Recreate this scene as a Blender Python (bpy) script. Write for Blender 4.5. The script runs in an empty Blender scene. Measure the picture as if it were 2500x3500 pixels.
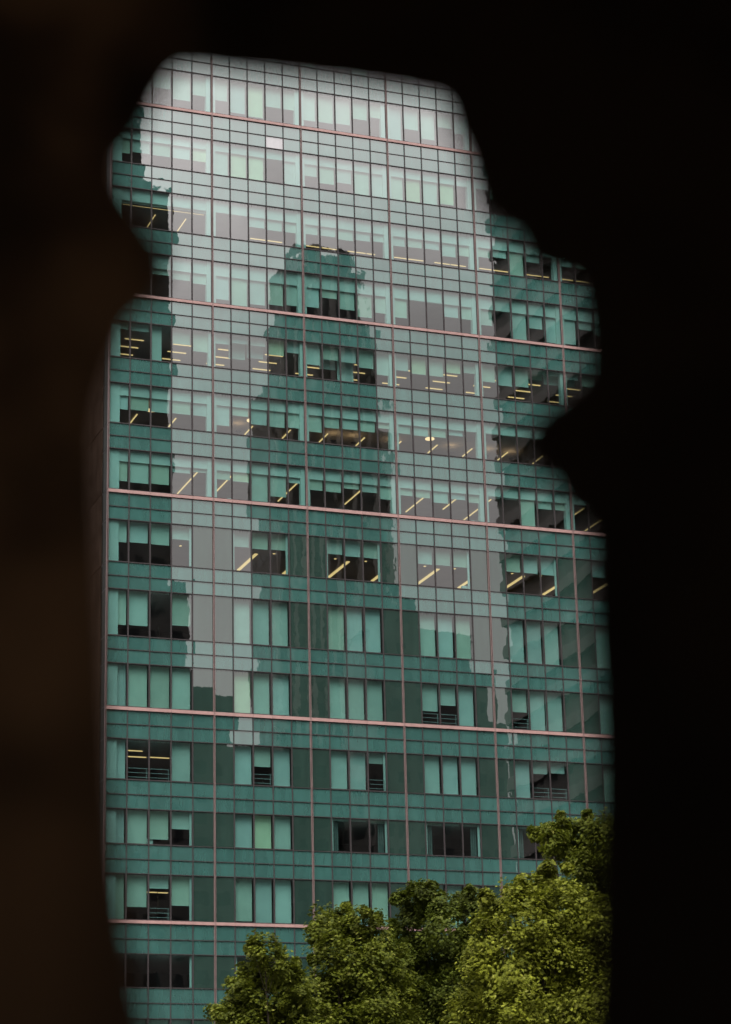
import bpy, bmesh, math, random
from mathutils import Vector, Matrix
R = math.radians
rng = random.Random(7)
S = bpy.context.scene
COL = S.collection

# ------------------------------------------------------------------ camera
cam_d = bpy.data.cameras.new("camera")
cam = bpy.data.objects.new("camera", cam_d)
COL.objects.link(cam)
S.camera = cam
right = Vector((0.93700223, -0.34852925, -0.02354109))
up = Vector((-0.08522882, -0.29344648, 0.95216869))
fwd = Vector((0.33876669, 0.89017781, 0.30466474))
rot = Matrix((right, up, -fwd)).transposed()
CAM = Vector((-39.451, -129.561, 1.6))
cam.matrix_world = Matrix.Translation(CAM) @ rot.to_4x4()
cam_d.sensor_fit = 'VERTICAL'
cam_d.sensor_height = 36.0
cam_d.lens = 82.46
cam_d.clip_start = 0.05
cam_d.clip_end = 6000
cam_d.dof.use_dof = True
cam_d.dof.focus_distance = 142.0
cam_d.dof.aperture_fstop = 1.45

# ------------------------------------------------------------------ overcast sky, weak wide sun
SUN_EL, SUN_AZ = 62.0, 200.0
world = bpy.data.worlds.new("World")
S.world = world
world.use_nodes = True
wn, wl = world.node_tree.nodes, world.node_tree.links
wn.clear()
w_out = wn.new("ShaderNodeOutputWorld")
w_bg = wn.new("ShaderNodeBackground")
w_bg.inputs["Strength"].default_value = 0.132
sky = wn.new("ShaderNodeTexSky")
sky.sky_type = 'NISHITA'
sky.sun_disc = False
sky.sun_elevation = R(SUN_EL)
sky.sun_rotation = R(SUN_AZ)
sky.air_density = 1.0
sky.dust_density = 4.0
sky.ozone_density = 1.0
hs = wn.new("ShaderNodeHueSaturation")
hs.inputs["Saturation"].default_value = 0.06
wl.new(sky.outputs[0], hs.inputs["Color"])
# CIE overcast gradation, brighter towards the zenith, with soft cloud mottling
tc = wn.new("ShaderNodeTexCoord")
sx = wn.new("ShaderNodeSeparateXYZ")
wl.new(tc.outputs["Generated"], sx.inputs[0])
mr = wn.new("ShaderNodeMapRange")
mr.interpolation_type = 'SMOOTHSTEP'
mr.inputs[1].default_value = 0.34
mr.inputs[2].default_value = 0.50
mr.inputs[3].default_value = 0.92
mr.inputs[4].default_value = 3.3
wl.new(sx.outputs[2], mr.inputs[0])
nz = wn.new("ShaderNodeTexNoise")
nz.inputs["Scale"].default_value = 6.0
nz.inputs["Detail"].default_value = 4
wl.new(tc.outputs["Generated"], nz.inputs["Vector"])
mr2 = wn.new("ShaderNodeMapRange")
mr2.inputs[1].default_value = 0.3
mr2.inputs[2].default_value = 0.7
mr2.inputs[3].default_value = 0.80
mr2.inputs[4].default_value = 1.20
wl.new(nz.outputs[0], mr2.inputs[0])
mu = wn.new("ShaderNodeMath")
mu.operation = 'MULTIPLY'
wl.new(mr.outputs[0], mu.inputs[0])
wl.new(mr2.outputs[0], mu.inputs[1])
mx = wn.new("ShaderNodeVectorMath")
mx.operation = 'SCALE'
wl.new(hs.outputs[0], mx.inputs[0])
wl.new(mu.outputs[0], mx.inputs["Scale"])
wl.new(mx.outputs[0], w_bg.inputs["Color"])
wl.new(w_bg.outputs[0], w_out.inputs[0])

sun_d = bpy.data.lights.new("sun", 'SUN')
sun_d.energy = 0.9
sun_d.angle = R(25)
sun_d.color = (1.0, 0.96, 0.9)
sun = bpy.data.objects.new("sun", sun_d)
COL.objects.link(sun)
az = R(SUN_AZ)
sdir = Vector((math.sin(az) * math.cos(R(SUN_EL)), math.cos(az) * math.cos(R(SUN_EL)), math.sin(R(SUN_EL))))
sun.rotation_euler = (-sdir).to_track_quat('-Z', 'Y').to_euler()

S.render.engine = 'CYCLES'
S.cycles.use_denoising = True
S.cycles.denoiser = 'OPENIMAGEDENOISE'
S.cycles.max_bounces = 8
S.cycles.transparent_max_bounces = 12
S.cycles.sample_clamp_indirect = 4.0
S.cycles.caustics_reflective = False
S.cycles.caustics_refractive = False
vs = S.view_settings
vs.view_transform = 'Standard'
vs.look = 'None'
vs.exposure = 0.0
vs.gamma = 1.0
vs.use_curve_mapping = False

# ------------------------------------------------------------------ helpers
def tag(o, label=None, cat=None, group=None, kind=None):
    if label: o["label"] = label
    if cat: o["category"] = cat
    if group: o["group"] = group
    if kind: o["kind"] = kind
    return o

def empty(name, loc=(0, 0, 0)):
    o = bpy.data.objects.new(name, None)
    o.location = loc
    COL.objects.link(o)
    return o

def link(name, me, parent=None, loc=(0, 0, 0)):
    o = bpy.data.objects.new(name, me)
    o.location = loc
    if parent is not None: o.parent = parent
    COL.objects.link(o)
    return o

class MB:
    def __init__(self):
        self.v, self.f = [], []
    def box(self, x0, x1, y0, y1, z0, z1):
        n = len(self.v)
        self.v += [(x0, y0, z0), (x1, y0, z0), (x1, y1, z0), (x0, y1, z0),
                   (x0, y0, z1), (x1, y0, z1), (x1, y1, z1), (x0, y1, z1)]
        for q in ((0, 3, 2, 1), (4, 5, 6, 7), (0, 1, 5, 4), (1, 2, 6, 5), (2, 3, 7, 6), (3, 0, 4, 7)):
            self.f.append(tuple(n + i for i in q))
        return self
    def quad(self, a, b, c, d):
        n = len(self.v)
        self.v += [a, b, c, d]
        self.f.append((n, n + 1, n + 2, n + 3))
        return self
    def tube(self, p, q, r0, r1, n=7):
        p, q = Vector(p), Vector(q)
        ax = (q - p).normalized()
        s = ax.orthogonal().normalized()
        t = ax.cross(s)
        b = len(self.v)
        for c, rr in ((p, r0), (q, r1)):
            for i in range(n):
                a = 2 * math.pi * i / n
                self.v.append(tuple(c + (s * math.cos(a) + t * math.sin(a)) * rr))
        for i in range(n):
            j = (i + 1) % n
            self.f.append((b + i, b + j, b + n + j, b + n + i))
        self.f.append(tuple(b + n + i for i in range(n)))
        self.f.append(tuple(b + n - 1 - i for i in range(n)))
        return self
    def mesh(self, name, mat, smooth=False):
        me = bpy.data.meshes.new(name)
        me.from_pydata(self.v, [], self.f)
        me.materials.append(mat)
        if smooth:
            me.polygons.foreach_set("use_smooth", [True] * len(me.polygons))
        me.update()
        return me
    def build(self, name, mat, parent=None, loc=(0, 0, 0), smooth=False):
        return link(name, self.mesh(name, mat, smooth), parent, loc)

class NT:
    """small wrapper to write a node material"""
    def __init__(self, name):
        self.m = bpy.data.materials.new(name)
        self.m.use_nodes = True
        self.n, self.l = self.m.node_tree.nodes, self.m.node_tree.links
        self.n.clear()
        self.out = self.n.new("ShaderNodeOutputMaterial")
    def add(self, t, **kw):
        nd = self.n.new(t)
        for k, v in kw.items():
            if k in nd.inputs: nd.inputs[k].default_value = v
            else: setattr(nd, k, v)
        return nd
    def noise(self, scale, detail=3, vec=None, rough=0.55):
        nd = self.add("ShaderNodeTexNoise")
        nd.inputs["Scale"].default_value = scale
        nd.inputs["Detail"].default_value = detail
        nd.inputs["Roughness"].default_value = rough
        if vec is not None: self.l.new(vec, nd.inputs["Vector"])
        return nd.outputs[0]
    def rng(self, sock, a, b, c, d):
        nd = self.add("ShaderNodeMapRange")
        for i, v in enumerate((a, b, c, d)): nd.inputs[i + 1].default_value = v
        self.l.new(sock, nd.inputs[0])
        return nd.outputs[0]
    def math(self, op, a, b):
        nd = self.add("ShaderNodeMath", operation=op)
        for i, v in enumerate((a, b)):
            if isinstance(v, (int, float)): nd.inputs[i].default_value = v
            else: self.l.new(v, nd.inputs[i])
        return nd.outputs[0]
    def mixc(self, fac, a, b):
        nd = self.add("ShaderNodeMix", data_type='RGBA')
        for s, v in ((0, fac), (6, a), (7, b)):
            if isinstance(v, tuple): nd.inputs[s].default_value = v + (1,)
            elif isinstance(v, (int, float)): nd.inputs[s].default_value = v
            else: self.l.new(v, nd.inputs[s])
        return nd.outputs[2]
    def scale(self, col, f):
        nd = self.add("ShaderNodeVectorMath", operation='SCALE')
        if isinstance(col, tuple): nd.inputs[0].default_value = col
        else: self.l.new(col, nd.inputs[0])
        self.l.new(f, nd.inputs["Scale"])
        return nd.outputs[0]
    def pos(self):
        return self.add("ShaderNodeNewGeometry").outputs["Position"]
    def obj(self):
        return self.add("ShaderNodeTexCoord").outputs["Object"]
    def mapv(self, vec, sc):
        nd = self.add("ShaderNodeVectorMath", operation='MULTIPLY')
        self.l.new(vec, nd.inputs[0])
        nd.inputs[1].default_value = sc
        return nd.outputs[0]

def plain(name, col, rough=0.7, var=0.12, scale=1.5, metallic=0.0, spec=0.4, obj_var=0.0, tint=None):
    t = NT(name)
    p = t.add("ShaderNodeBsdfPrincipled")
    p.inputs["Roughness"].default_value = rough
    p.inputs["Metallic"].default_value = metallic
    p.inputs["Specular IOR Level"].default_value = spec
    f = t.rng(t.noise(scale, 4, t.pos()), 0.3, 0.7, 1 - var, 1 + var)
    if obj_var:
        oi = t.add("ShaderNodeObjectInfo").outputs["Random"]
        f = t.math('MULTIPLY', f, t.rng(oi, 0, 1, 1 - obj_var, 1 + obj_var))
        if tint:
            fr = t.math('FRACT', t.math('MULTIPLY', oi, 17.3), 0.0)
            col = t.mixc(t.rng(fr, 0, 1, 0, 1), tuple(a * b for a, b in zip(col, tint[0])), tuple(a * b for a, b in zip(col, tint[1])))
    t.l.new(t.scale(col, f), p.inputs["Base Color"])
    t.l.new(p.outputs[0], t.out.inputs[0])
    return t.m

REFL = 0.22
REFL_COL = (1.0, 0.945, 0.92, 1)

def dirt_mask(t, on=True):
    """grime that has run down from the transom above: ragged along the top of each pane (local z = 0..1)"""
    if not on:
        v_ = t.add("ShaderNodeValue")
        v_.outputs[0].default_value = 0.12
        return v_.outputs[0], t.pos(), None
    ob = t.obj()
    sp = t.add("ShaderNodeSeparateXYZ")
    t.l.new(ob, sp.inputs[0])
    ps = t.pos()
    drip = t.noise(1.0, 3, t.mapv(ps, (17.0, 1.0, 0.6)))
    band = t.rng(drip, 0.42, 0.8, 0.0, 0.085)
    edge = t.math('SUBTRACT', 0.995, band)
    m = t.math('SUBTRACT', sp.outputs[2], edge)
    return t.rng(m, -0.03, 0.05, 0.0, 1.0), ps, ob

def wavy(t, amount):
    b = t.add("ShaderNodeBump")
    b.inputs["Strength"].default_value = 1.0
    b.inputs["Distance"].default_value = amount
    v = t.add("ShaderNodeVectorMath", operation='ADD')
    t.l.new(t.mapv(t.pos(), (1.0, 1.0, 0.75)), v.inputs[0])
    cb = t.add("ShaderNodeCombineXYZ")
    oi = t.add("ShaderNodeObjectInfo").outputs["Random"]
    t.l.new(t.math('MULTIPLY', oi, 37.0), cb.inputs[1])
    t.l.new(cb.outputs[0], v.inputs[1])
    fine = t.math('MULTIPLY', t.noise(4.5, 2.0, v.outputs[0]), 0.08)
    t.l.new(t.math('ADD', t.noise(1.1, 1.5, v.outputs[0]), fine), b.inputs["Height"])
    return b.outputs[0]

def glass_mat(name, tint, refl=REFL, grime=True):
    t = NT(name)
    tr = t.add("ShaderNodeBsdfTransparent")
    tr.inputs["Color"].default_value = tint + (1,)
    gl = t.add("ShaderNodeBsdfGlossy")
    gl.inputs["Roughness"].default_value = 0.0
    gl.inputs["Color"].default_value = REFL_COL
    t.l.new(wavy(t, 0.0011), gl.inputs["Normal"])
    mx_ = t.add("ShaderNodeMixShader")
    oi = t.add("ShaderNodeObjectInfo").outputs["Random"]
    t.l.new(t.rng(oi, 0, 1, refl * .87, refl * 1.13), mx_.inputs[0])
    t.l.new(tr.outputs[0], mx_.inputs[1])
    t.l.new(gl.outputs[0], mx_.inputs[2])
    df = t.add("ShaderNodeBsdfDiffuse")
    df.inputs["Color"].default_value = (0.05, 0.045, 0.045, 1)
    dm, ps, ob = dirt_mask(t, grime)
    m2 = t.add("ShaderNodeMixShader")
    t.l.new(t.math('MULTIPLY', dm, 0.55), m2.inputs[0])
    t.l.new(mx_.outputs[0], m2.inputs[1])
    t.l.new(df.outputs[0], m2.inputs[2])
    t.l.new(m2.outputs[0], t.out.inputs[0])
    return t.m

def opaque_glass(name, col, refl=REFL, var=0.10, grime=True):
    t = NT(name)
    df = t.add("ShaderNodeBsdfDiffuse")
    gl = t.add("ShaderNodeBsdfGlossy")
    gl.inputs["Roughness"].default_value = 0.0
    gl.inputs["Color"].default_value = REFL_COL
    t.l.new(wavy(t, 0.0011), gl.inputs["Normal"])
    dm, ps, ob = dirt_mask(t, grime)
    oi = t.add("ShaderNodeObjectInfo").outputs["Random"]
    f = t.math('MULTIPLY', t.rng(oi, 0, 1, 1 - var, 1 + var), t.rng(t.noise(1.0, 1.5, t.mapv(ps, (2.5, 1, 0.5))), 0.3, 0.7, 0.88, 1.12))
    base = t.scale(col, f)
    t.l.new(t.mixc(t.math('MULTIPLY', dm, 0.6), base, (0.045, 0.04, 0.042)), df.inputs["Color"])
    mx_ = t.add("ShaderNodeMixShader")
    t.l.new(t.rng(dm, 0, 1, refl, refl * 0.6), mx_.inputs[0])
    t.l.new(df.outputs[0], mx_.inputs[1])
    t.l.new(gl.outputs[0], mx_.inputs[2])
    t.l.new(mx_.outputs[0], t.out.inputs[0])
    return t.m

def emit(name, col, strength):
    t = NT(name)
    e = t.add("ShaderNodeEmission")
    e.inputs["Color"].default_value = col + (1,)
    e.inputs["Strength"].default_value = strength
    t.l.new(e.outputs[0], t.out.inputs[0])
    return t.m

M = dict(
    glass=glass_mat("tinted_glass", (0.46, 0.685, 0.655)),
    spandrel=opaque_glass("teal_spandrel_glass", (0.043, 0.120, 0.104)),
    pale=opaque_glass("pale_spandrel_glass", (0.36, 0.34, 0.35)),
    dark=opaque_glass("dark_green_glass", (0.022, 0.047, 0.037)),
    side=opaque_glass("dark_side_glass", (0.02, 0.024, 0.022), 0.10),
    glass_far=glass_mat("tinted_glass_far", (0.46, 0.685, 0.655), grime=False),
    spandrel_far=opaque_glass("teal_spandrel_glass_far", (0.043, 0.120, 0.104), grime=False),
    dark_far=opaque_glass("dark_green_glass_far", (0.022, 0.047, 0.037), grime=False),
    mullion=plain("brown_grey_aluminium", (0.046, 0.038, 0.038), 0.5, 0.15, spec=0.2),
    pink=plain("pink_anodised_metal", (0.36, 0.212, 0.19), 0.5, 0.10, 3.0, 0.0, 0.5, 0.05),
    fin=plain("rose_metal_fin", (0.24, 0.155, 0.145), 0.5, 0.1, 3.0),
    white=plain("white_board", (0.74, 0.74, 0.70), 0.8, 0.04, 0.6, obj_var=0.05),
    blind=plain("white_roller_blind", (0.68, 0.68, 0.66), 0.9, 0.06, 1.2, obj_var=0.09, tint=((1.0, .98, .84), (.96, 1.0, 1.0))),
    cream=plain("cream_roller_blind", (0.80, 0.76, 0.54), 0.9, 0.06, 1.2, obj_var=0.06),
    ceiling=plain("grey_ceiling", (0.42, 0.37, 0.36), 0.9, 0.1, 0.8),
    part=plain("grey_partition", (0.40, 0.37, 0.34), 0.9, 0.1, 0.8, obj_var=.3),
    core=plain("dark_core_wall", (0.22, 0.19, 0.185), 0.8, 0.2, 0.4),
    lamp=emit("warm_lamp", (1.0, 0.54, 0.23), 1.7),
    pend=emit("pendant_glow", (1.0, 0.52, 0.27), 2.6),
    up=emit("uplight_glow", (1.0, 0.50, 0.25), 14.0),
    stone=plain("brown_stone", (0.052, 0.034, 0.026), 0.95, 0.3, 1.3, spec=0.0, obj_var=0.15),
    curtain=plain("grey_curtain", (0.16, 0.17, 0.16), 0.9, 0.2, 8.0),
    rail=plain("railing_metal", (0.45, 0.45, 0.45), 0.5, 0.05),
    roof=plain("roof_grey", (0.2, 0.2, 0.2), 0.9, 0.1),
)

# ------------------------------------------------------------------ ground
g = MB().quad((-1500, -1500, 0), (1500, -1500, 0), (1500, 1500, 0), (-1500, 1500, 0)).build(
    "ground", plain("asphalt", (0.055, 0.054, 0.052), 0.9, 0.15, 0.5))
tag(g, kind="structure")
pv = MB().box(-60, 90, -60, 0.0, 0.0, 0.13)
tag(pv.build("pavement", plain("concrete_paving", (0.22, 0.21, 0.2), 0.9, 0.12, 0.7)), kind="structure")

# ------------------------------------------------------------------ the glass tower
tower = tag(empty("office_tower", (0, 0, 0)),
            "green glass office tower with pink metal bands, roller blinds and dark reflections of other towers", "building")
W0 = -6.57
XL = [W0 + i * (6.57 / 5) for i in range(5)] + [i * 1.2 for i in range(0, 31)]   # mullion lines, 36 lines, 35 columns
NC = 30                                                                         # columns with full detail
# storeys from the top: window head, window sill, height of the pink band under the sill (0 = none), middle transom of the two panels above the head
ST = [(74.55, 71.87, .2, 75.39), (69.98, 67.55, 0, 70.83), (65.87, 63.24, 0, 66.71), (61.59, 58.71, .2, 62.40),
      (56.86, 54.44, 0, 57.66), (52.79, 50.17, 0, 53.60), (48.55, 45.95, .22, 49.36), (44.09, 41.45, 0, 44.89),
      (39.80, 36.94, 0, 40.61), (35.30, 32.69, .22, 36.12), (30.82, 28.41, 0, 31.66), (26.73, 24.68, 0, 27.56),
      (23.00, 20.37, .2, 23.83), (18.49, 16.59, 0, 19.31), (14.9, 12.4, 0, 15.75), (10.6, 8.0, .2, 11.4), (6.2, 0.4, 0, 7.1)]
UP = [(78.7, 76.24, 0, 79.55), (83.0, 80.4, 0, 83.85), (87.4, 84.7, .2, 88.25)]   # above the opening
ALL = [(-3 + i, s) for i, s in enumerate(reversed(UP))] + list(enumerate(ST))
ZTOP = 89.2

# how far each roller blind is down (share of the window), D = solid dark panel; by storey, from the left corner
D = 'D'
BL = {
 0: [.6, .6, .47, .72, .52, .58, .85, .88, .55, .55, .75, .73, .72, .5, .41, 1, .58, .8, .4, .5, .6, .5, .4, .6, .5, .5, .6, .6, .5, .5],
 1: [.68, .6, .62, .62, .62, 1, 1, 1, .25, 1, .6, .75, .67, 1, 1, 1, 1, 1, .87, .25, .22, .5, .4, 1, .6, .5, .6, .4, 1, .5],
 2: [.35, .35, .35, .35, .35, .30, .30, .55, .57, .58, .55, .55, .57, .53, .52, .53, .53, .5, .65, .6, .53, .5, 1, .5, .32, .5, .5, .5, .5, .5],
 3: [.5, .45, .45, .5, .55, .85, .96, .87, .83, .78, .77, .5, .72, .85, .7, .75, .3, .31, .58, .62, .68, .27, 1, .62, .93, .9, .5, .6, .5, .5],
 4: [.18, .18, 1, .42, .55, .27, .2, .2, .42, .3, .56, .36, .38, .48, .65, .45, .5, .5, .37, .3, .5, .55, .52, .08, .08, .15, .3, .4, .5, .5],
 5: [.6, .6, .58, .58, .58, .75, .48, .65, .68, .65, .7, .55, .53, .55, .42, .5, .5, .5, .42, .28, .27, .28, .26, .3, .5, .5, .5, .5, .5, .5],
 6: [.75, .75, .75, .4, .36, .5, .5, .97, .8, .4, .53, .53, .42, .45, .6, .45, .47, .55, .42, .48, .31, .3, 1, .45, .45, .12, .2, .5, .5, .5],
 7: [.48, .48, .48, .33, D, D, .36, .38, .38, D, D, .35, .38, .38, D, D, .42, .42, .42, D, D, .43, .43, .43, D, D, .4, .4, .4, D],
 8: [.75, .73, .02, .68, D, D, 1, 1, 1, D, D, 1, 1, 1, D, D, 1, 1, 1, D, D, 1, 1, 1, D, D, 1, 1, 1, D],
 9: [1, 1, 1, .97, D, D, 1, 1, 1, D, D, 1, 1, 1, D, D, .65, .5, 1, D, D, .55, 1, 1, D, D, 1, 1, 1, D],
 10: [1, .03, .03, 1, D, D, 1, .5, 1, D, D, 1, .96, .28, D, D, 1, 1, 1, D, D, 1, .3, .28, D, D, 1, 1, 1, D],
 11: [1, 1, .82, .5, D, D, 1, 1, 1, D, D, .08, .06, .08, D, D, .06, .06, .06, D, D, .06, .06, .06, D, D, .1, .1, .1, D],
 12: [1, .7, .28, .65, D, D, .95, .98, .98, D, D, 1, 1, 1, D, D, 1, 1, 1, D, D, 1, 1, 1, D, D, 1, 1, 1, D],
 13: [0, 0, 0, 0, D, D, 0, 0, .1, D, D, 0, 0, 0, D, D, .1, 0, 0, D, D, 0, 0, 0, D, D, 0, 0, 0, D],
 14: [.5, .4, .3, .5, D, D, .4, .5, 1, D, D, 1, .4, .3, D, D, .5, .5, .5, D, D, 1, 1, 1, D, D, 1, 1, 1, D],
}
VAL = {1: .27, 2: .31, 3: .31, 5: .28, 6: .28}                        # pale bulkhead under the ceiling, share of the window
SEEN = {0: (2, 19), 1: (0, 20), 2: (0, 26), 3: (1, 27), 4: (0, 27), 5: (0, 24), 6: (0, 26), 7: (0, 26), 8: (0, 26), 9: (0, 26),
        10: (0, 26), 11: (0, 25), 12: (0, 22), 13: (0, 13)}
DIRECT_LIMIT = 300

# meshes shared by alike pieces: panes are 1 x 1, very slightly bowed and tilted, and are scaled to their cell
def pane_mesh(name, mat, seed):
    r_ = random.Random(seed)
    nx, nz = 4, 5
    bow = r_.uniform(-1, 1) * 0.0011
    tx, tz = r_.gauss(0, .0009), r_.gauss(0, .0008)
    v, f = [], []
    for j in range(nz + 1):
        for i in range(nx + 1):
            u, w = i / nx, j / nz
            y = bow * 4 * u * (1 - u) * (0.4 + 0.6 * 4 * w * (1 - w)) + tx * (u - .5) + tz * (w - .5)
            v.append((u, y, w))
    for j in range(nz):
        for i in range(nx):
            a = j * (nx + 1) + i
            f.append((a, a + 1, a + nx + 2, a + nx + 1))
    me = bpy.data.meshes.new(name)
    me.from_pydata(v, [], f)
    me.materials.append(mat)
    me.polygons.foreach_set("use_smooth", [True] * len(f))
    me.update()
    return me
PANES = {k: [pane_mesh(n, M[k], 100 * q + i) for i in range(12)] for q, (k, n) in enumerate(
    (("glass", "pane"), ("spandrel", "spandrel_panel"), ("dark", "dark_panel"), ("pale", "spandrel_panel"), ("side", "side_pane")))}

def pane(kind, name, x0, x1, z0, z1, parent, y=0.0, local=False):
    o = link(name, rng.choice(PANES[kind]), parent, (0 if local else x0, y, 0 if local else z0))
    o.scale = (x1 - x0, 1, z1 - z0)
    return o

_cache = {}
def boxmesh(name, mat, w, d, h):
    k = (name, mat.name, round(w, 3), round(d, 3), round(h, 3))
    if k not in _cache:
        _cache[k] = MB().box(0, w, 0, d, 0, h).mesh(name, mat)
    return _cache[k]

def frame_mesh(w, h):
    k = ("frame", round(w, 3), round(h, 3))
    if k not in _cache:
        b = .022
        m = MB()
        m.box(0, b, -.02, .05, 0, h).box(w - b, w, -.02, .05, 0, h)
        m.box(b, w - b, -.018, .05, 0, b).box(b, w - b, -.018, .05, h - b, h)
        _cache[k] = m.mesh("window", M['mullion'])
    return _cache[k]

mb_more = {k: MB() for k in ("window", "blind", "spandrel_panel", "dark_panel", "pink_band")}
HALF = .026                                                          # half width of a mullion
def cell(c):
    a = HALF if c % 5 else .055
    b = HALF if (c + 1) % 5 else .055
    return XL[c] + a, XL[c + 1] - b

def near(c, z):
    return (Vector(((XL[c] + XL[c + 1]) / 2, 0, z)) - CAM).length

wins, darks, upper_p, lower_p, bands = [], [], [], [], []
for s, (zt, zb, bh, zm) in ALL:
    nxt = [q for i, q in ALL if i == s - 1]
    top_limit = nxt[0][1] - (nxt[0][2] or 0) if nxt else ZTOP - .3
    for c in range(35):
        vis = s in SEEN and SEEN[s][0] <= c <= SEEN[s][1]
        key = (0 if vis else 1, near(c, zt))
        f = BL[s][c] if s in BL and c < 30 else (D if (s >= 7 and c % 5 in (0, 4)) else rng.choice((.4, .6, 1, .8)))
        (darks if f == D else wins).append((key, s, c, zb, zt, f))
        upper_p.append((key, s, c, zm, top_limit))
        lower_p.append((key, s, c, zt, zm))
        if bh: bands.append((key, s, c, zb - bh, zb))

# windows
RAIL = {(9, 16), (9, 17), (9, 21), (10, 1), (10, 2), (10, 7), (10, 13), (10, 22), (10, 23), (12, 2)}
JAMB = {(7, 3): 'r', (7, 6): 'l', (7, 8): 'r', (7, 11): 'l', (7, 13): 'r', (7, 16): '', (7, 18): 'r', (7, 23): 'r', (10, 13): 'r', (11, 3): 'r',
        (12, 3): 'r', (13, 3): 'r', (13, 6): 'l', (11, 11): 'l', (11, 13): 'r', (11, 16): 'l', (11, 18): 'r', (11, 21): 'l', (11, 23): 'r', (4, 2): ''}
CURT = {(11, 11): 'l', (11, 13): 'r', (11, 18): 'r', (11, 16): 'l', (11, 21): 'l', (11, 23): 'r'}
CREAM = {(1, 4), (1, 6), (1, 7), (1, 16), (1, 18), (4, 8), (4, 16), (4, 18), (0, 7), (9, 6), (2, 3), (11, 7), (6, 6)}
SECOND = {(4, 6): .58, (4, 7): .5, (4, 11): .58, (4, 12): .95, (4, 23): .2, (4, 24): .3, (4, 25): .28}
wins.sort(key=lambda t: t[0])
for n, (key, s, c, zb, zt, f) in enumerate(wins):
    x0, x1 = cell(c)
    z0, z1 = zb + .025, zt - .025
    w, h = x1 - x0, z1 - z0
    if n >= DIRECT_LIMIT:
        mb_more["window"].quad((x0, 0, z0), (x1, 0, z0), (x1, 0, z1), (x0, 0, z1))
        mb_more["blind"].box(x0 + .02, x1 - .02, .28, .29, z1 - h * max(f, .05), z1)
        continue
    wo = link("window", frame_mesh(w, h), tower, (x0, 0, z0))
    pane("glass", "pane", x0, x1, z0, z1, wo, y=.004 , local=True)
    v = VAL.get(s, 0)
    jig = rng.uniform(-.012, .012)
    if v and f >= v - .06 or s in VAL:
        link("valance", boxmesh("valance", M['white'], w, .05, round(h * v, 2)), wo, (0, .17, h - round(h * v, 2)))
    if f > .015:
        fh = round(h * min(1, max(f + (jig if f < .99 else 0), .02)) * 50) / 50
        if s == 4 and c == 2:
            link("blind", boxmesh("blind", M['blind'], w * .55, .006, fh), wo, (.03, .28, h - fh))
        else:
            g_ = rng.choice((.015, .03, .045))
            bo = link("blind", boxmesh("blind", M['cream' if (s, c) in CREAM else 'blind'], w - 2 * g_, .006, fh), wo, (g_, .28, h - fh))
            if rng.random() < .3 and f > .5: bo.rotation_euler = (R(rng.uniform(-.6, .2)), 0, R(rng.uniform(-.5, .5)))
            if f < .99 and rng.random() < .7:
                link("blind_rail", boxmesh("blind_rail", M['white'], w - 2 * g_, .018, .022), bo, (0, -.006, -.022))
    if (s, c) in SECOND:
        fh = h * SECOND[(s, c)]
        link("blind", boxmesh("blind", M['blind'], w - .06, .006, fh), wo, (.03, .75, h - fh))
    if (s, c) in RAIL:
        m = MB()
        for q in (.16, .42, .68): m.box(.02, w - .02, .12, .15, q, q + .022)
        m.box(w - .10, w - .075, .12, .15, 0, .70)
        m.build("railing", M['rail'], wo)
    if JAMB.get((s, c)):
        link("jamb", boxmesh("jamb", M['white'], .13, .06, h), wo, (0 if JAMB[(s, c)] == 'l' else w - .13, .12, 0))
    if (s, c) in CURT:
        m = MB()
        xs = .14 if CURT[(s, c)] == 'l' else w - .52
        for q in range(6):
            m.box(xs + q * .065, xs + q * .065 + .05, .30 + .03 * (q % 2), .36 + .03 * (q % 2), 0, h * .93)
        m.build("curtain", M['curtain'], wo)

def place(items, kind, name, limit=DIRECT_LIMIT):
    items.sort(key=lambda t: t[0])
    for n, it in enumerate(items):
        s, c, z0, z1 = it[1], it[2], it[3], it[4]
        x0, x1 = cell(c)
        if n < limit:
            k = "pale" if (name == "upper_spandrel" and False) else kind
            if name == "spandrel_panel" and (s, c) == (1, 8): k = "pale"
            pane(k, name, x0, x1, z0 + .02, z1 - .02, tower, y=.006)
        else:
            mb_more[{"dark_panel": "dark_panel"}.get(name, "spandrel_panel")].quad((x0, 0, z0), (x1, 0, z0), (x1, 0, z1), (x0, 0, z1))
place(darks, "dark", "dark_panel")
place(lower_p, "spandrel", "spandrel_panel")     # just above each window head
place(upper_p, "spandrel", "sill_panel")         # just under each window sill

# pink bands, one panel per column, a dark joint between
bands.sort(key=lambda t: t[0])
for n, (key, s, c, z0, z1) in enumerate(bands):
    x0, x1 = XL[c] + .006, XL[c + 1] - .006
    if key[0] == 0:
        link("band_panel", boxmesh("band_panel", M['pink'], x1 - x0, .11, z1 - z0 - .03), tower, (x0, -.095, z0 + .015))
    else:
        mb_more["pink_band"].box(x0, x1, -.095, .015, z0 + .015, z1 - .015)
for k, mm in (("window", "glass_far"), ("blind", "blind"), ("spandrel_panel", "spandrel_far"), ("dark_panel", "dark_far"), ("pink_band", "pink")):
    tag(mb_more[k].build(k if k != "pink_band" else "band_panel", M[mm], tower), kind="stuff")

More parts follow.
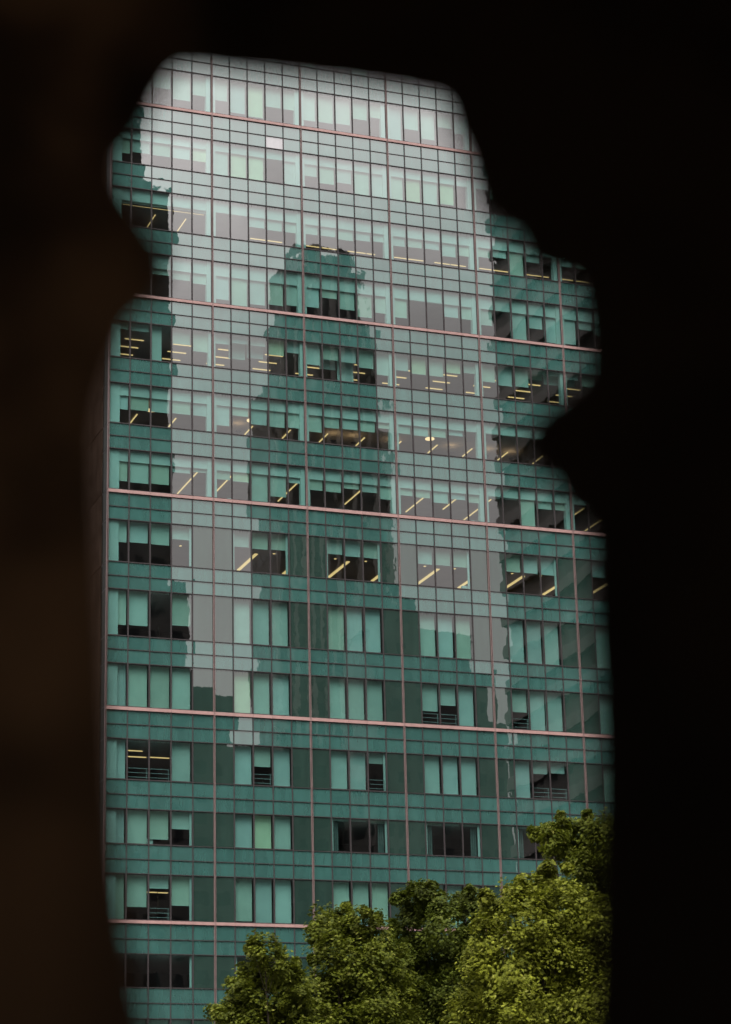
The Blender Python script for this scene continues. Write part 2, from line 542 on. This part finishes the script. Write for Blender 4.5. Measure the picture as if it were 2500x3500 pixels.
# mullions, fins, transoms
ZR = [ZTOP]
for s, (zt, zb, bh, zm) in ALL: ZR += [zm, zt, zb] + ([zb - bh] if bh else [])
for i, x in enumerate(XL):
    if i % 5 == 0:
        f_ = MB()
        f_.box(-.045, -.024, -.11, .05, 0, ZTOP)
        f_.box(.024, .045, -.11, .05, 0, ZTOP)
        fo = f_.build("fin", M['fin'], tower, (x, 0, 0))
        MB().box(-.024, .024, -.06, .05, 0, ZTOP - .01).build("fin_core", M['mullion'], fo)
    else:
        MB().box(-HALF, HALF, -.055, .055, 0, ZTOP - .02).build("mullion", M['mullion'], tower, (x, 0, 0))
for z in ZR:
    MB().box(XL[0] + .05, XL[-1], -.04, .06, z - .019, z + .019).build("transom", M['mullion'], tower)
MB().box(XL[0], XL[-1], .065, .1, ZTOP - .3, ZTOP + .3).build("parapet", M['mullion'], tower)

# floors (their undersides are the ceilings), core, stone side wall, other walls
for s, (zt, zb, bh, zm) in ALL:
    nxt = [q for i, q in ALL if i == s - 1]
    zu = nxt[0][1] - .03 if nxt else ZTOP - .05
    MB().box(XL[0] + .12, XL[-1] - .1, .11, 9.0, zt + .01, zu).build("floor_slab", M['ceiling'], tower)
MB().box(XL[0] + .12, XL[-1] - .1, 9.002, 9.3, 0, ZTOP).build("core_wall", M['core'], tower)
MB().box(XL[0] + .12, XL[-1] - .1, 9.31, 40, 0, ZTOP).build("back_block", M['core'], tower)
MB().box(XL[-1] - .09, XL[-1] + .2, .12, 40, 0, ZTOP).build("end_wall", M['stone'], tower)
MB().box(XL[0] + .02, XL[0] + .115, .06, 40, 0, ZTOP).build("side_backing", M['core'], tower)
stones = MB()
for s, (zt, zb, bh, zm) in ALL:
    nxt = [q for i, q in ALL if i == s - 1]
    zu = nxt[0][1] if nxt else ZTOP
    # dark glass strip next to the corner, then brown stone slabs with open joints
    for z0, z1 in ((zb + .03, zt - .03), (zt + .03, zu - .03)):
        o = link("side_pane", rng.choice(PANES["side"]), tower, (XL[0] + .0, 1.25, z0))
        o.rotation_euler = (0, 0, R(-90))
        o.scale = (1.13, 1, z1 - z0)
    for y0, y1 in ((1.30, 2.55), (2.57, 3.9), (3.92, 6.0), (6.02, 9), (9.02, 14), (14.02, 22), (22.02, 40)):
        for z0, z1 in ((zb + .02, (zb + zu) / 2 - .01), ((zb + zu) / 2 + .01, zu - .02)):
            jx = rng.uniform(-.015, .015)
            if s in SEEN and y0 < 5:
                link("stone_panel", boxmesh("stone_panel", M['stone'], .07, y1 - y0, z1 - z0), tower, (XL[0] - .06 + jx, y0, z0))
            else:
                stones.box(XL[0] - .06 + jx, XL[0] + .01 + jx, y0, y1, z0, z1)
tag(stones.build("stone_panel", M['stone'], tower), kind="stuff")

# partition walls of the rooms
for s in range(0, 14):
    for i in rng.sample(range(1, 30), 5):
        if s == 7: continue
        y0 = rng.choice((6.0, 6.6, 7.4))
        link("partition_wall", boxmesh("partition_wall", M['part'], .1, 9.0 - y0, ST[s][0] - ST[s][1]), tower, (XL[i] - .05, y0, ST[s][1] - .01))
# white interior columns behind the fins
for s in range(0, 7):
    zt, zb = ST[s][0], ST[s][1]
    for i in (5, 10, 15, 20, 25):
        if s == 0 and i == 25: continue
        link("column_cover", boxmesh("column_cover", M['white'], .60 if s != 4 else .46, .34, zt - zb - .03), tower, (XL[i] - .33 if s != 4 else XL[i] - .24, .115, zb + .02))
for s in range(1, 13):
    zt, zb = ST[s][0], ST[s][1]
    link("column_cover", boxmesh("column_cover", M['white'], .60, .16, zt - zb - .03), tower, (XL[0] + .13, .115, zb + .02))

# lamps under the ceilings: (x0, y0, x1, y1) of each tube
LAMPS = {
 2: [(-2.77, 3.36, -2.77, 5.30), (-.73, 3.38, -.73, 5.30)] +
    [(a, 5.0, b, 5.0) for a, b in ((4.13, 5.17), (5.33, 6.34), (8.02, 9.05), (9.12, 10.16), (10.95, 12.21), (12.3, 12.89), (14.26, 15.16),
                                   (15.29, 16.38), (17.19, 18.3), (18.38, 19.49), (20.49, 21.38), (21.5, 22.61), (24.01, 25.67), (26.67, 27.51), (27.71, 28.75))],
 4: [(a, y, a + 1.2, y) for a in (-4.86, -1.73, 1.2, 4.33, 7.25, 10.4, 13.3, 16.38, 19.29, 22.35, 25.3, 28.3) for y in (2.77, 4.06, 5.35)],
 5: [(x, 5.07, x, 6.72) for x in (-3.43, -.9, 1.65, 4.2, 6.75, 9.3, 11.85, 14.4, 16.96, 19.45, 22.02, 24.6, 27.1)],
 6: [(x, 2.8, x, y1) for x, y1 in ((-.14, 7.4), (2.1, 6.4), (6.5, 7.0), (10.87, 6.4), (15.28, 6.8), (17.43, 5.6), (19.65, 7.45), (26.3, 4.2), (28.55, 7.4))],
 7: [(x, 4.55, x, 8.3) for x in (4.19, 7.25, 10.33, 13.36, 16.5, 19.5, 22.52, 25.64, 28.68)],
 10: [(-4.46, 3.13, -3.49, 3.13), (-4.01, 4.8, -2.8, 4.8), (-2.64, 4.7, -1.4, 4.7)],
 12: [(-2.28, 6.45, -1.64, 6.45), (-1.57, 6.5, -.95, 6.5)],
}
for s, L in LAMPS.items():
    z = ST[s][0] - .045
    hw = {7: .10, 2: .018, 10: .026, 12: .026}.get(s, .032)
    for x0, y0, x1, y1 in L:
        if x0 == x1:
            link("strip_light", boxmesh("strip_light", M['lamp'], 2 * hw, y1 - y0, .05), tower, (x0 - hw, y0, z))
        else:
            link("strip_light", boxmesh("strip_light", M['lamp'], x1 - x0, 2 * hw, .05), tower, (x0, y0 - hw, z))
link("strip_light", boxmesh("strip_light", M['lamp'], 5.6, .02, .02), tower, (-6.0, .46, ST[2][1] + (ST[2][0] - ST[2][1]) * .62))
for x in (-.84, 5.25, 9.33, 11.39, 15.44, 17.51, 21.57, 23.6):
    link("downlight", boxmesh("downlight", M['lamp'], .13, .13, .03), tower, (x - .06, 4.16, ST[7][0] - .025))
disc = MB().tube((0, 0, 0), (0, 0, .06), .30, .30, 20).mesh("ceiling_lamp", M['pend'])
rod = MB().tube((0, 0, .06), (0, 0, .44), .012, .012, 6).mesh("rod", M['mullion'])
for x in (-3.04, 3.45, 15.58):
    d_ = link("ceiling_lamp", disc, tower, (x, 3.0, ST[5][0] - .46))
    link("rod", rod, d_)
bowl = MB().tube((0, 0, 0), (0, 0, .10), .06, .20, 16).mesh("uplight", M['mullion'])
glow = MB().tube((0, 0, .101), (0, 0, .106), .18, .18, 16).mesh("uplight_glow", M['up'])
for x in (3.2, 9.6, 11.0, 13.7, 17.9, 20.4, 22.2):
    d_ = link("uplight", bowl, tower, (x, 4.9, ST[5][0] - .62))
    link("uplight_glow", glow, d_)

# ------------------------------------------------------------------ small things on the sills, seen through the glass
def sill_box(x, s, w, h, label, name="paper_box", cat="box", d=.25, y=.35):
    o = link(name, MB().box(0, w, 0, d, 0, h).mesh(name, M['white']), None, (x, y, ST[s][1] - .0))
    return tag(o, label, cat)
MBX = [(16.35, 7, .62, .34, "white box standing behind an open window beneath a lit strip lamp"),
       (-.75, 5, .2, .14, "small white box on the sill beside the left white column, upper floors"),
       (1.0, 6, .35, .2, "white carton on the sill just right of the first pink fin, above a pink band"),
       (8.0, 6, .9, .18, "low white stack along the sill beneath the reflected dark tower, above a pink band"),
       (13.6, 6, .35, .14, "flat white box on the sill in the sky-lit windows above the third pink band"),
       (14.6, 6, .5, .12, "long flat white tray on the sill in the sky-lit windows above the third pink band"),
       (17.1, 6, .5, .2, "white carton beside the white column at the right end of the sky-lit bay"),
       (-3.95, 11, .35, .38, "pale box on the sill under a nearly closed blind, low left of the tower")]
for x, s, w, h, lb in MBX: sill_box(x, s, w, h, lb)

# ------------------------------------------------------------------ towers across the street: they show as dark reflections in the glass
far_wall = plain("dark_brick", (0.085, 0.08, 0.076), 0.8, 0.35, 0.12)
far_win = plain("dark_window_band", (0.02, 0.022, 0.024), 0.3, 0.2, 0.3)
far_ledge = plain("grey_ledge", (0.14, 0.13, 0.125), 0.8, 0.2, 0.3)
far_pier = plain("pale_pier", (0.27, 0.255, 0.24), 0.8, 0.2, 0.3)

def far_tower(name, label, tiers, floor_h=4.0, ledge=False, roof=True, piers=False):
    """tiers: (x0, x1, y_front, y_back, z0, z1); y_front faces the glass tower"""
    x0, x1, yf, yb, z0, z1 = tiers[0]
    t = tag(empty(name, ((x0 + x1) / 2, yf, 0)), label, "building")
    ox, oy = (x0 + x1) / 2, yf
    wl_, wb = MB(), MB()
    for x0, x1, yf, yb, z0, z1 in tiers:
        wl_.box(x0 - ox, x1 - ox, yb - oy, yf - oy, z0, z1)
        k = z0 + 1.2
        while k < z1 - 2.5:
            nwin = max(2, int((x1 - x0) / 3.2))
            for i in range(nwin):
                a = x0 + (x1 - x0) * (i + .25) / nwin - ox
                wb.box(a, a + (x1 - x0) / nwin * .5, yf - oy - .05, yf - oy + .04, k, k + 2.0)
            nside = max(2, int((yf - yb) / 3.2))
            for i in range(nside):
                b = yb + (yf - yb) * (i + .25) / nside - oy
                wb.box(x0 - ox - .04, x0 - ox + .05, b, b + (yf - yb) / nside * .5, k, k + 2.0)
            k += floor_h
    wl_.build("wall", far_wall, t)
    tag(wb.build("window", far_win, t), kind="stuff")
    if ledge:
        for x0, x1, yf, yb, z0, z1 in tiers:
            k = z0 + 30
            while k < z1:
                MB().box(x0 - ox - .5, x1 - ox + .3, yb - oy - .3, yf - oy + .5, k, k + 1.5).build("ledge", far_ledge, t)
                k += floor_h
    if piers:
        for x0, x1, yf, yb, z0, z1 in tiers:
            n_ = max(3, int((x1 - x0) / 3.0))
            for i in range(n_ + 1):
                a = x0 + (x1 - x0 - .9) * i / n_ - ox
                MB().box(a, a + .9, yf - oy - .1, yf - oy + .6, z0, z1 - .3).build("pier", far_pier, t)
    if roof:
        rm = MB()
        for x0, x1, yf, yb, z0, z1 in tiers[-1:]:
            for q in range(5):
                a = x0 + (x1 - x0) * rng.uniform(.05, .85) - ox
                b_ = yf - oy - rng.uniform(.5, 5)
                rm.box(a, a + rng.uniform(.4, 1.2), b_ - 1.2, b_, z1, z1 + rng.uniform(.25, .8))
        rm.build("roof_plant", far_wall, t)
    return t

def bk(xl, L, d):                        # left edge of the hidden back corner, as the glass sees it
    return -39.45 + (xl + 39.45) * (129.56 + L + d) / (129.56 + L)
far_tower("stepped_tower", "dark stepped tower reflected in the middle of the glass facade",
          [(bk(83.4, 250, 12), 109.9, -250, -262, 0, 147.5), (bk(84, 250, 12), 108.8, -250.5, -261, 147.5, 155),
           (bk(85.7, 250, 11), 107.5, -251, -261, 155, 168.5), (bk(87.0, 250, 10), 106.2, -251.5, -260, 168.5, 179.3),
           (bk(89.9, 250, 9), 103.8, -252, -259, 179.3, 183.8)], piers=True)
far_tower("dark_slab_tower", "dark slab tower reflected along the left edge of the glass facade",
          [(2, 51.0, -180, -200, 0, 95), (0, 48.8, -181, -199, 95, 157), (0, 44.5, -182, -198, 157, 171)])
far_tower("banded_tower", "dark tower with pale floor bands reflected at the right of the glass facade",
          [(73.4, 110, -60, -120, 0, 172)], ledge=True, roof=False)
far_tower("low_block", "dark low block reflected at the foot of the left sky gap in the glass",
          [(45, 67.0, -210, -225, 0, 85.5), (60, 63.9, -211, -220, 85.5, 87)], roof=False)
far_tower("low_terrace", "long dark low terrace whose roofline is reflected across the lower windows",
          [(40, 122, -228, -240, 0, 82)])
far_tower("stepped_low_block", "dark low block with stepped roofline reflected right of the stepped tower",
          [(90, 113.2, -210, -222, 0, 84), (90, 110.8, -210.3, -221, 84, 93), (90, 107.9, -210.6, -220, 93, 98.6), (89, 98.2, -211, -219, 98.6, 103.8)])

# ------------------------------------------------------------------ street trees
def leaf_mat(name, dark, mid, light):
    t = NT(name)
    rnd = t.add("ShaderNodeNewGeometry").outputs["Random Per Island"]
    big = t.noise(1.1, 3, t.pos())
    c1 = t.mixc(t.rng(rnd, 0.0, 0.8, 0, 1), dark, mid)
    c2 = t.mixc(t.rng(rnd, 0.92, 1.0, 0, .8), c1, light)
    f = t.rng(big, .32, .68, .55, 1.45)
    col = t.scale(c2, f)
    p = t.add("ShaderNodeBsdfPrincipled")
    p.inputs["Roughness"].default_value = 0.6
    p.inputs["Specular IOR Level"].default_value = 0.12
    t.l.new(col, p.inputs["Base Color"])
    tl = t.add("ShaderNodeBsdfTranslucent")
    t.l.new(t.mixc(.5, col, (0.10, 0.12, 0.01)), tl.inputs["Color"])
    m_ = t.add("ShaderNodeMixShader")
    m_.inputs[0].default_value = 0.3
    t.l.new(p.outputs[0], m_.inputs[1])
    t.l.new(tl.outputs[0], m_.inputs[2])
    t.l.new(m_.outputs[0], t.out.inputs[0])
    return t.m
bark = plain("bark", (0.045, 0.036, 0.026), 0.9, 0.3, 6.0, spec=0.05)
LEAF = {"olive": leaf_mat("olive_leaves", (0.050, 0.062, 0.005), (0.116, 0.130, 0.011), (0.25, 0.24, 0.05)),
        "dark": leaf_mat("dark_leaves", (0.042, 0.056, 0.006), (0.084, 0.102, 0.012), (0.18, 0.18, 0.04)),
        "light": leaf_mat("light_leaves", (0.092, 0.104, 0.008), (0.205, 0.214, 0.020), (0.34, 0.33, 0.09))}
LAT = Vector((0.9346, -0.3557, 0))
DEP = Vector((0.3557, 0.9346, 0))

def tree(name, label, base, clumps, leaf, seed, low):
    r_ = random.Random(seed)
    b = Vector((base[0], base[1], 0.13))
    t = tag(empty(name, b), label, "tree", "street trees in front of the glass tower")
    top = max(c[1] for c in clumps)
    # clumps in the tree's own axes; a few more low down and behind so that the crown is whole
    cl = []
    for u, z, rr in clumps:
        cl.append((LAT * u + DEP * r_.uniform(-1.2, 1.2) + Vector((0, 0, z - .13)), rr * r_.uniform(.8, 1.0)))
        for q in range(2):               # side twigs that break the outline
            a = r_.uniform(-.3, 3.44)
            cl.append((LAT * (u + math.cos(a) * rr * r_.uniform(.8, 1.15)) + DEP * r_.uniform(-1, 1) + Vector((0, 0, z - .13 + math.sin(a) * rr * r_.uniform(.7, 1.1))), r_.uniform(.16, .34)))
        if top * .62 < z < top - 1.5:                # the far side of the crown
            cl.append((LAT * (u + r_.uniform(-.4, .4)) + DEP * r_.uniform(1.4, 2.4) + Vector((0, 0, z - .13 - rr * r_.uniform(.5, 1.0))), rr))
    for i in range(low):
        a = r_.uniform(0, 2 * math.pi)
        q = r_.uniform(.5, 2.9)
        cl.append((LAT * q * math.cos(a) + DEP * (q * math.sin(a) + .8) + Vector((0, 0, r_.uniform(top * .5, top * .74))), r_.uniform(.9, 1.4)))
    tr = MB()
    fork = top * .38
    lean = LAT * r_.uniform(-.3, .3)
    p0 = Vector((0, 0, 0))
    for i in range(4):
        p1 = lean * ((i + 1) / 4) + Vector((0, 0, fork * (i + 1) / 4)) + Vector((r_.uniform(-.06, .06), r_.uniform(-.06, .06), 0))
        tr.tube(p0, p1, .26 - .03 * i, .26 - .03 * (i + 1), 9)
        p0 = p1
    tr.build("trunk", bark, t)
    for c, rr in cl:
        if rr > .4 and r_.random() < .4:
            lm = MB()
            mid = p0.lerp(c, .5) + Vector((r_.uniform(-.3, .3), r_.uniform(-.3, .3), r_.uniform(.0, .5)))
            lm.tube(p0, mid, .085, .05, 6)
            lm.tube(mid, c, .05, .02, 5)
            for k in range(4):
                e = c + Vector((r_.gauss(0, 1), r_.gauss(0, 1), r_.gauss(.3, 1))).normalized() * rr * .9
                lm.tube(mid.lerp(c, r_.uniform(.5, 1)), e, .018, .006, 4)
            lm.build("limb", bark, t)
    V, Fc = [], []
    for c, rr in cl:
        # each clump is itself a handful of sprays
        nsp = int(14 + 22 * rr)
        for k in range(nsp):
            dv = Vector((r_.gauss(0, 1), r_.gauss(0, 1), r_.gauss(.2, 1))).normalized()
            reach = (r_.uniform(.3, 1.0) ** .6) * r_.uniform(.75, 1.12)
            if dv.z > .3 and r_.random() < .4: reach *= r_.uniform(1.05, 1.5)      # young shoots at the top
            sc = c + dv * rr * reach
            sr = rr * r_.uniform(.10, .26) + .04
            face = (Vector((r_.gauss(0, .45), r_.gauss(0, .45), 1.0)) + dv * .9).normalized()
            nl = int(26 + 26 * r_.random())
            for q in range(nl):
                o_ = Vector((r_.gauss(0, 1), r_.gauss(0, 1), r_.gauss(0, .9)))
                if o_.length > 1.8: o_ *= 1.8 / o_.length
                p = sc + o_ * sr
                nrm = (face + Vector((r_.gauss(0, .33), r_.gauss(0, .33), r_.gauss(0, .2)))).normalized()
                ax = nrm.orthogonal().normalized()
                ax.rotate(Matrix.Rotation(r_.uniform(0, 6.28), 3, nrm))
                bx = nrm.cross(ax)
                L = r_.uniform(.058, .098)
                n0 = len(V)
                # a lobed leaf, folded along its midrib and drooping
                pts = ((0, -.9, 0), (.75, -.55, -.18), (.45, -.05, -.06), (1.0, .35, -.3), (.35, .4, -.06), (0, 1.15, -.25),
                       (-.35, .4, -.06), (-1.0, .35, -.3), (-.45, -.05, -.06), (-.75, -.55, -.18))
                for a1, a2, a3 in pts:
                    V.append(tuple(p + ax * (a1 * L) + bx * (a2 * L) + nrm * (a3 * L)))
                Fc.append(tuple(range(n0, n0 + 6)))
                Fc.append((n0, n0 + 5, n0 + 6, n0 + 7, n0 + 8, n0 + 9))
    me = bpy.data.meshes.new("crown")
    me.from_pydata(V, [], Fc)
    me.materials.append(LEAF[leaf])
    me.update()
    tag(link("crown", me, t), kind="stuff")
    return t

tree("plane_tree", "olive-green leafy tree with the lowest and leftmost crown before the glass tower", (-9.01, -37.36),
     [(-.2, 13.6, .7), (-.76, 12.89, .83), (.44, 12.95, .83), (-1.31, 12.0, .83), (-.21, 11.79, 1.1), (.98, 12.03, .92), (-2.05, 11.47, .55), (1.43, 11.12, .82),
      (-.78, 10.63, 1.28), (.68, 10.42, 1.28), (1.77, 10.04, 1.09)], "olive", 1, 16)
tree("plane_tree", "olive-green leafy tree with a rounded crown, second from the left of the trees", (-4.57, -34.77),
     [(-.61, 15.65, .77), (.25, 15.34, .77), (-1.11, 14.8, .87), (-.05, 14.49, 1.06), (1.1, 14.65, .96), (-1.49, 15.1, .42), (1.56, 13.78, .96), (-.55, 13.55, 1.15),
      (.59, 13.14, 1.24), (-1.15, 12.62, .86), (-.21, 11.84, 1.34), (1.33, 12.18, 1.15), (.34, 10.52, 1.52), (-1.7, 11.7, .9), (-1.9, 10.6, 1.1)], "olive", 2, 20)
tree("plane_tree", "darkest green tree with twin-peaked crown, behind the two brighter neighbours", (.09, -33.33),
     [(-.5, 16.96, .7), (-1.12, 16.28, .8), (.07, 16.35, .84), (.98, 16.63, .7), (1.56, 16.31, .7), (-1.05, 15.19, .99), (.24, 15.26, 1.09), (1.42, 15.13, .99),
      (-1.48, 14.22, .79), (-.3, 13.9, 1.28), (1.08, 13.97, 1.18), (-.93, 12.65, 1.18), (.44, 12.43, 1.38), (-.4, 10.9, 1.57)], "dark", 3, 20)
tree("plane_tree", "broad yellow-green tree, the brightest and nearest of the trees at lower right", (-.96, -45.77),
     [(.3, 15.25, .79), (-.59, 15.01, .79), (-1.49, 14.59, .79), (1.18, 15.32, .79), (-.47, 13.87, 1.23), (.94, 14.01, 1.23), (2.18, 14.15, 1.05), (-1.72, 13.38, .88),
      (-2.11, 12.18, .87), (-.89, 12.32, 1.31), (.68, 12.28, 1.4), (2.09, 12.42, 1.22), (-2.33, 10.98, 1.04), (-.95, 10.78, 1.39), (.77, 10.56, 1.39), (2.34, 10.7, 1.22),
      (-1.87, 9.61, 1.38), (.02, 9.22, 1.55), (1.92, 9.18, 1.38), (.3, 13.2, 1.1), (1.3, 12.9, 1.1), (-.3, 11.6, 1.2), (1.5, 11.5, 1.2)], "light", 4, 14)
tree("plane_tree", "tallest tree at the right edge of the opening, a bough reaching left across the glass", (3.76, -41.15),
     [(-.05, 18.45, .85), (-.99, 18.57, .66), (-1.56, 18.59, .53), (.71, 18.53, .85), (-1.49, 18.01, .57), (-.74, 17.9, .76), (.46, 17.4, 1.13), (-.33, 16.76, .94),
      (1.22, 17.57, 1.13), (.95, 16.07, 1.31), (.18, 15.71, 1.12), (1.62, 14.56, 1.68)], "olive", 5, 12)

# ------------------------------------------------------------------ the dark wall with a jagged opening, and an added box that shades it
HOLE_SIGN = 1
HOLE = [(-0.255, 3.25), (-0.23, 3.251), (-0.198, 3.247), (-0.146, 3.24), (-0.069, 3.229), (0.008, 3.217), (0.072, 3.205), (0.12, 3.195), (0.139, 3.189), (0.148, 3.171),
        (0.155, 3.137), (0.166, 3.101), (0.177, 3.059), (0.183, 3.024), (0.191, 2.996), (0.213, 2.98), (0.233, 2.967), (0.244, 2.943), (0.25, 2.92), (0.273, 2.909),
        (0.304, 2.901), (0.317, 2.889), (0.322, 2.85), (0.324, 2.796), (0.324, 2.763), (0.315, 2.735), (0.285, 2.711), (0.254, 2.689), (0.238, 2.664), (0.234, 2.641),
        (0.245, 2.62), (0.266, 2.605), (0.276, 2.585), (0.282, 2.566), (0.308, 2.543), (0.317, 2.518), (0.318, 2.461), (0.317, 2.387), (0.317, 2.314), (0.315, 2.242),
        (0.31, 2.147), (0.304, 2.06), (0.297, 1.975), (0.289, 1.877), (0.282, 1.819), (-0.024, 1.78), (-0.288, 1.833), (-0.3, 1.892), (-0.311, 1.939), (-0.322, 1.996),
        (-0.331, 2.059), (-0.339, 2.117), (-0.343, 2.163), (-0.347, 2.223), (-0.352, 2.313), (-0.359, 2.417), (-0.365, 2.498), (-0.369, 2.593), (-0.372, 2.683),
        (-0.365, 2.735), (-0.347, 2.794), (-0.327, 2.843), (-0.302, 2.886), (-0.29, 2.92), (-0.292, 2.947), (-0.309, 2.996), (-0.333, 3.031), (-0.347, 3.063),
        (-0.345, 3.094), (-0.323, 3.129), (-0.302, 3.171), (-0.285, 3.206), (-0.27, 3.234)]
def tighten(pts, d):
    out = []
    for i, (u, z) in enumerate(pts):
        a, b = pts[i - 1], pts[(i + 1) % len(pts)]
        tx, tz = b[0] - a[0], b[1] - a[1]
        n = math.hypot(tx, tz)
        out.append((u + d * tz / n, z - d * tx / n - (.006 if z > 3.1 else 0)))
    return out
HOLE = [(u - (.010 if u > .1 else 0) + (.014 if u < -.28 and 2.84 < z < 3.0 else 0), z) for u, z in tighten(HOLE, .0095 * HOLE_SIGN)]
HOLE = [(u - (.004 if u > .22 and z < 2.5 else 0), z - (.006 if z > 3.1 else 0)) for u, z in HOLE]
t = NT("dark_surface_glow_paint")
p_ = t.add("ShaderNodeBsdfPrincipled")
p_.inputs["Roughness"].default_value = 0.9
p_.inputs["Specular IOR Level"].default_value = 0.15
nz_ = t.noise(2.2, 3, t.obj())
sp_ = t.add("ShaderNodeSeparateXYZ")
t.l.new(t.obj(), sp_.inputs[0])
left_ = t.rng(sp_.outputs[0], -.20, -.42, 0.06, 1.0)                 # brown glow of light, painted into the colour left of the opening
t.l.new(t.mixc(t.math('MULTIPLY', t.math('MULTIPLY', t.rng(nz_, .40, .62, 0.12, 1), t.rng(sp_.outputs[2], 1.8, 3.2, .45, 1.7)), left_), (0.022, 0.017, 0.013), (0.46, 0.255, 0.125)), p_.inputs["Base Color"])  # the painted glow is patchy and grows stronger towards the top
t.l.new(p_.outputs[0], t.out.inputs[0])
glow_paint = t.m
wall_shade_box = empty("dark_wall_shade_box", (CAM.x, CAM.y, 0))
wall_shade_box.rotation_euler = (0, 0, math.atan2(-0.35568, 0.93461))
tag(wall_shade_box, "near-black rough wall close to the camera with a jagged opening framing the glass tower", "wall")
bm = bmesh.new()
def loop(pts, y):
    vs_ = [bm.verts.new((u, y, z)) for u, z in pts]
    return vs_, [bm.edges.new((vs_[i], vs_[(i + 1) % len(vs_)])) for i in range(len(vs_))]
cx_ = sum(u for u, z in HOLE) / len(HOLE)
cz_ = sum(z for u, z in HOLE) / len(HOLE)
far_hole = [((cx_ + (u - cx_) * 1.15) * 1.0734, 1.6 + (cz_ + (z - cz_) * 1.09 - 1.6) * 1.0734) for u, z in HOLE]   # flares outwards
rect = [(-1.7, 0), (1.7, 0), (1.7, 4.4), (-1.7, 4.4)]
hn, e1 = loop(HOLE, 3.0)
rn, e2 = loop(rect, 3.0)
bmesh.ops.triangle_fill(bm, edges=e1 + e2, use_beauty=True)
hf, e3 = loop(far_hole, 3.22)
rf, e4 = loop(rect, 3.22)
bmesh.ops.triangle_fill(bm, edges=e3 + e4, use_beauty=True)
for a, b in ((hn, hf), (rn, rf)):
    for i in range(len(a)):
        j = (i + 1) % len(a)
        bm.faces.new((a[i], a[j], b[j], b[i]))
bmesh.ops.recalc_face_normals(bm, faces=bm.faces)
me = bpy.data.meshes.new("front_wall")
bm.to_mesh(me)
me.materials.append(glow_paint)
link("front_wall", me, wall_shade_box)
MB().box(-1.9, -1.7, -4.5, 3.22, 0, 4.4).build("light_block_side", glow_paint, wall_shade_box)  # added sides out of view, block light so the front wall stays dark
MB().box(1.7, 1.9, -4.5, 3.22, 0, 4.4).build("light_block_side", glow_paint, wall_shade_box)  # the other added light-blocking side
MB().box(-1.9, 1.9, -4.5, 3.22, 4.402, 4.6).build("roof", glow_paint, wall_shade_box)  # added cover out of view, keeps sky light off the front wall
MB().box(-1.7, 1.7, -4.5, 2.998, 0.004, 0.05).build("floor", glow_paint, wall_shade_box)  # added underside of the light-blocking box
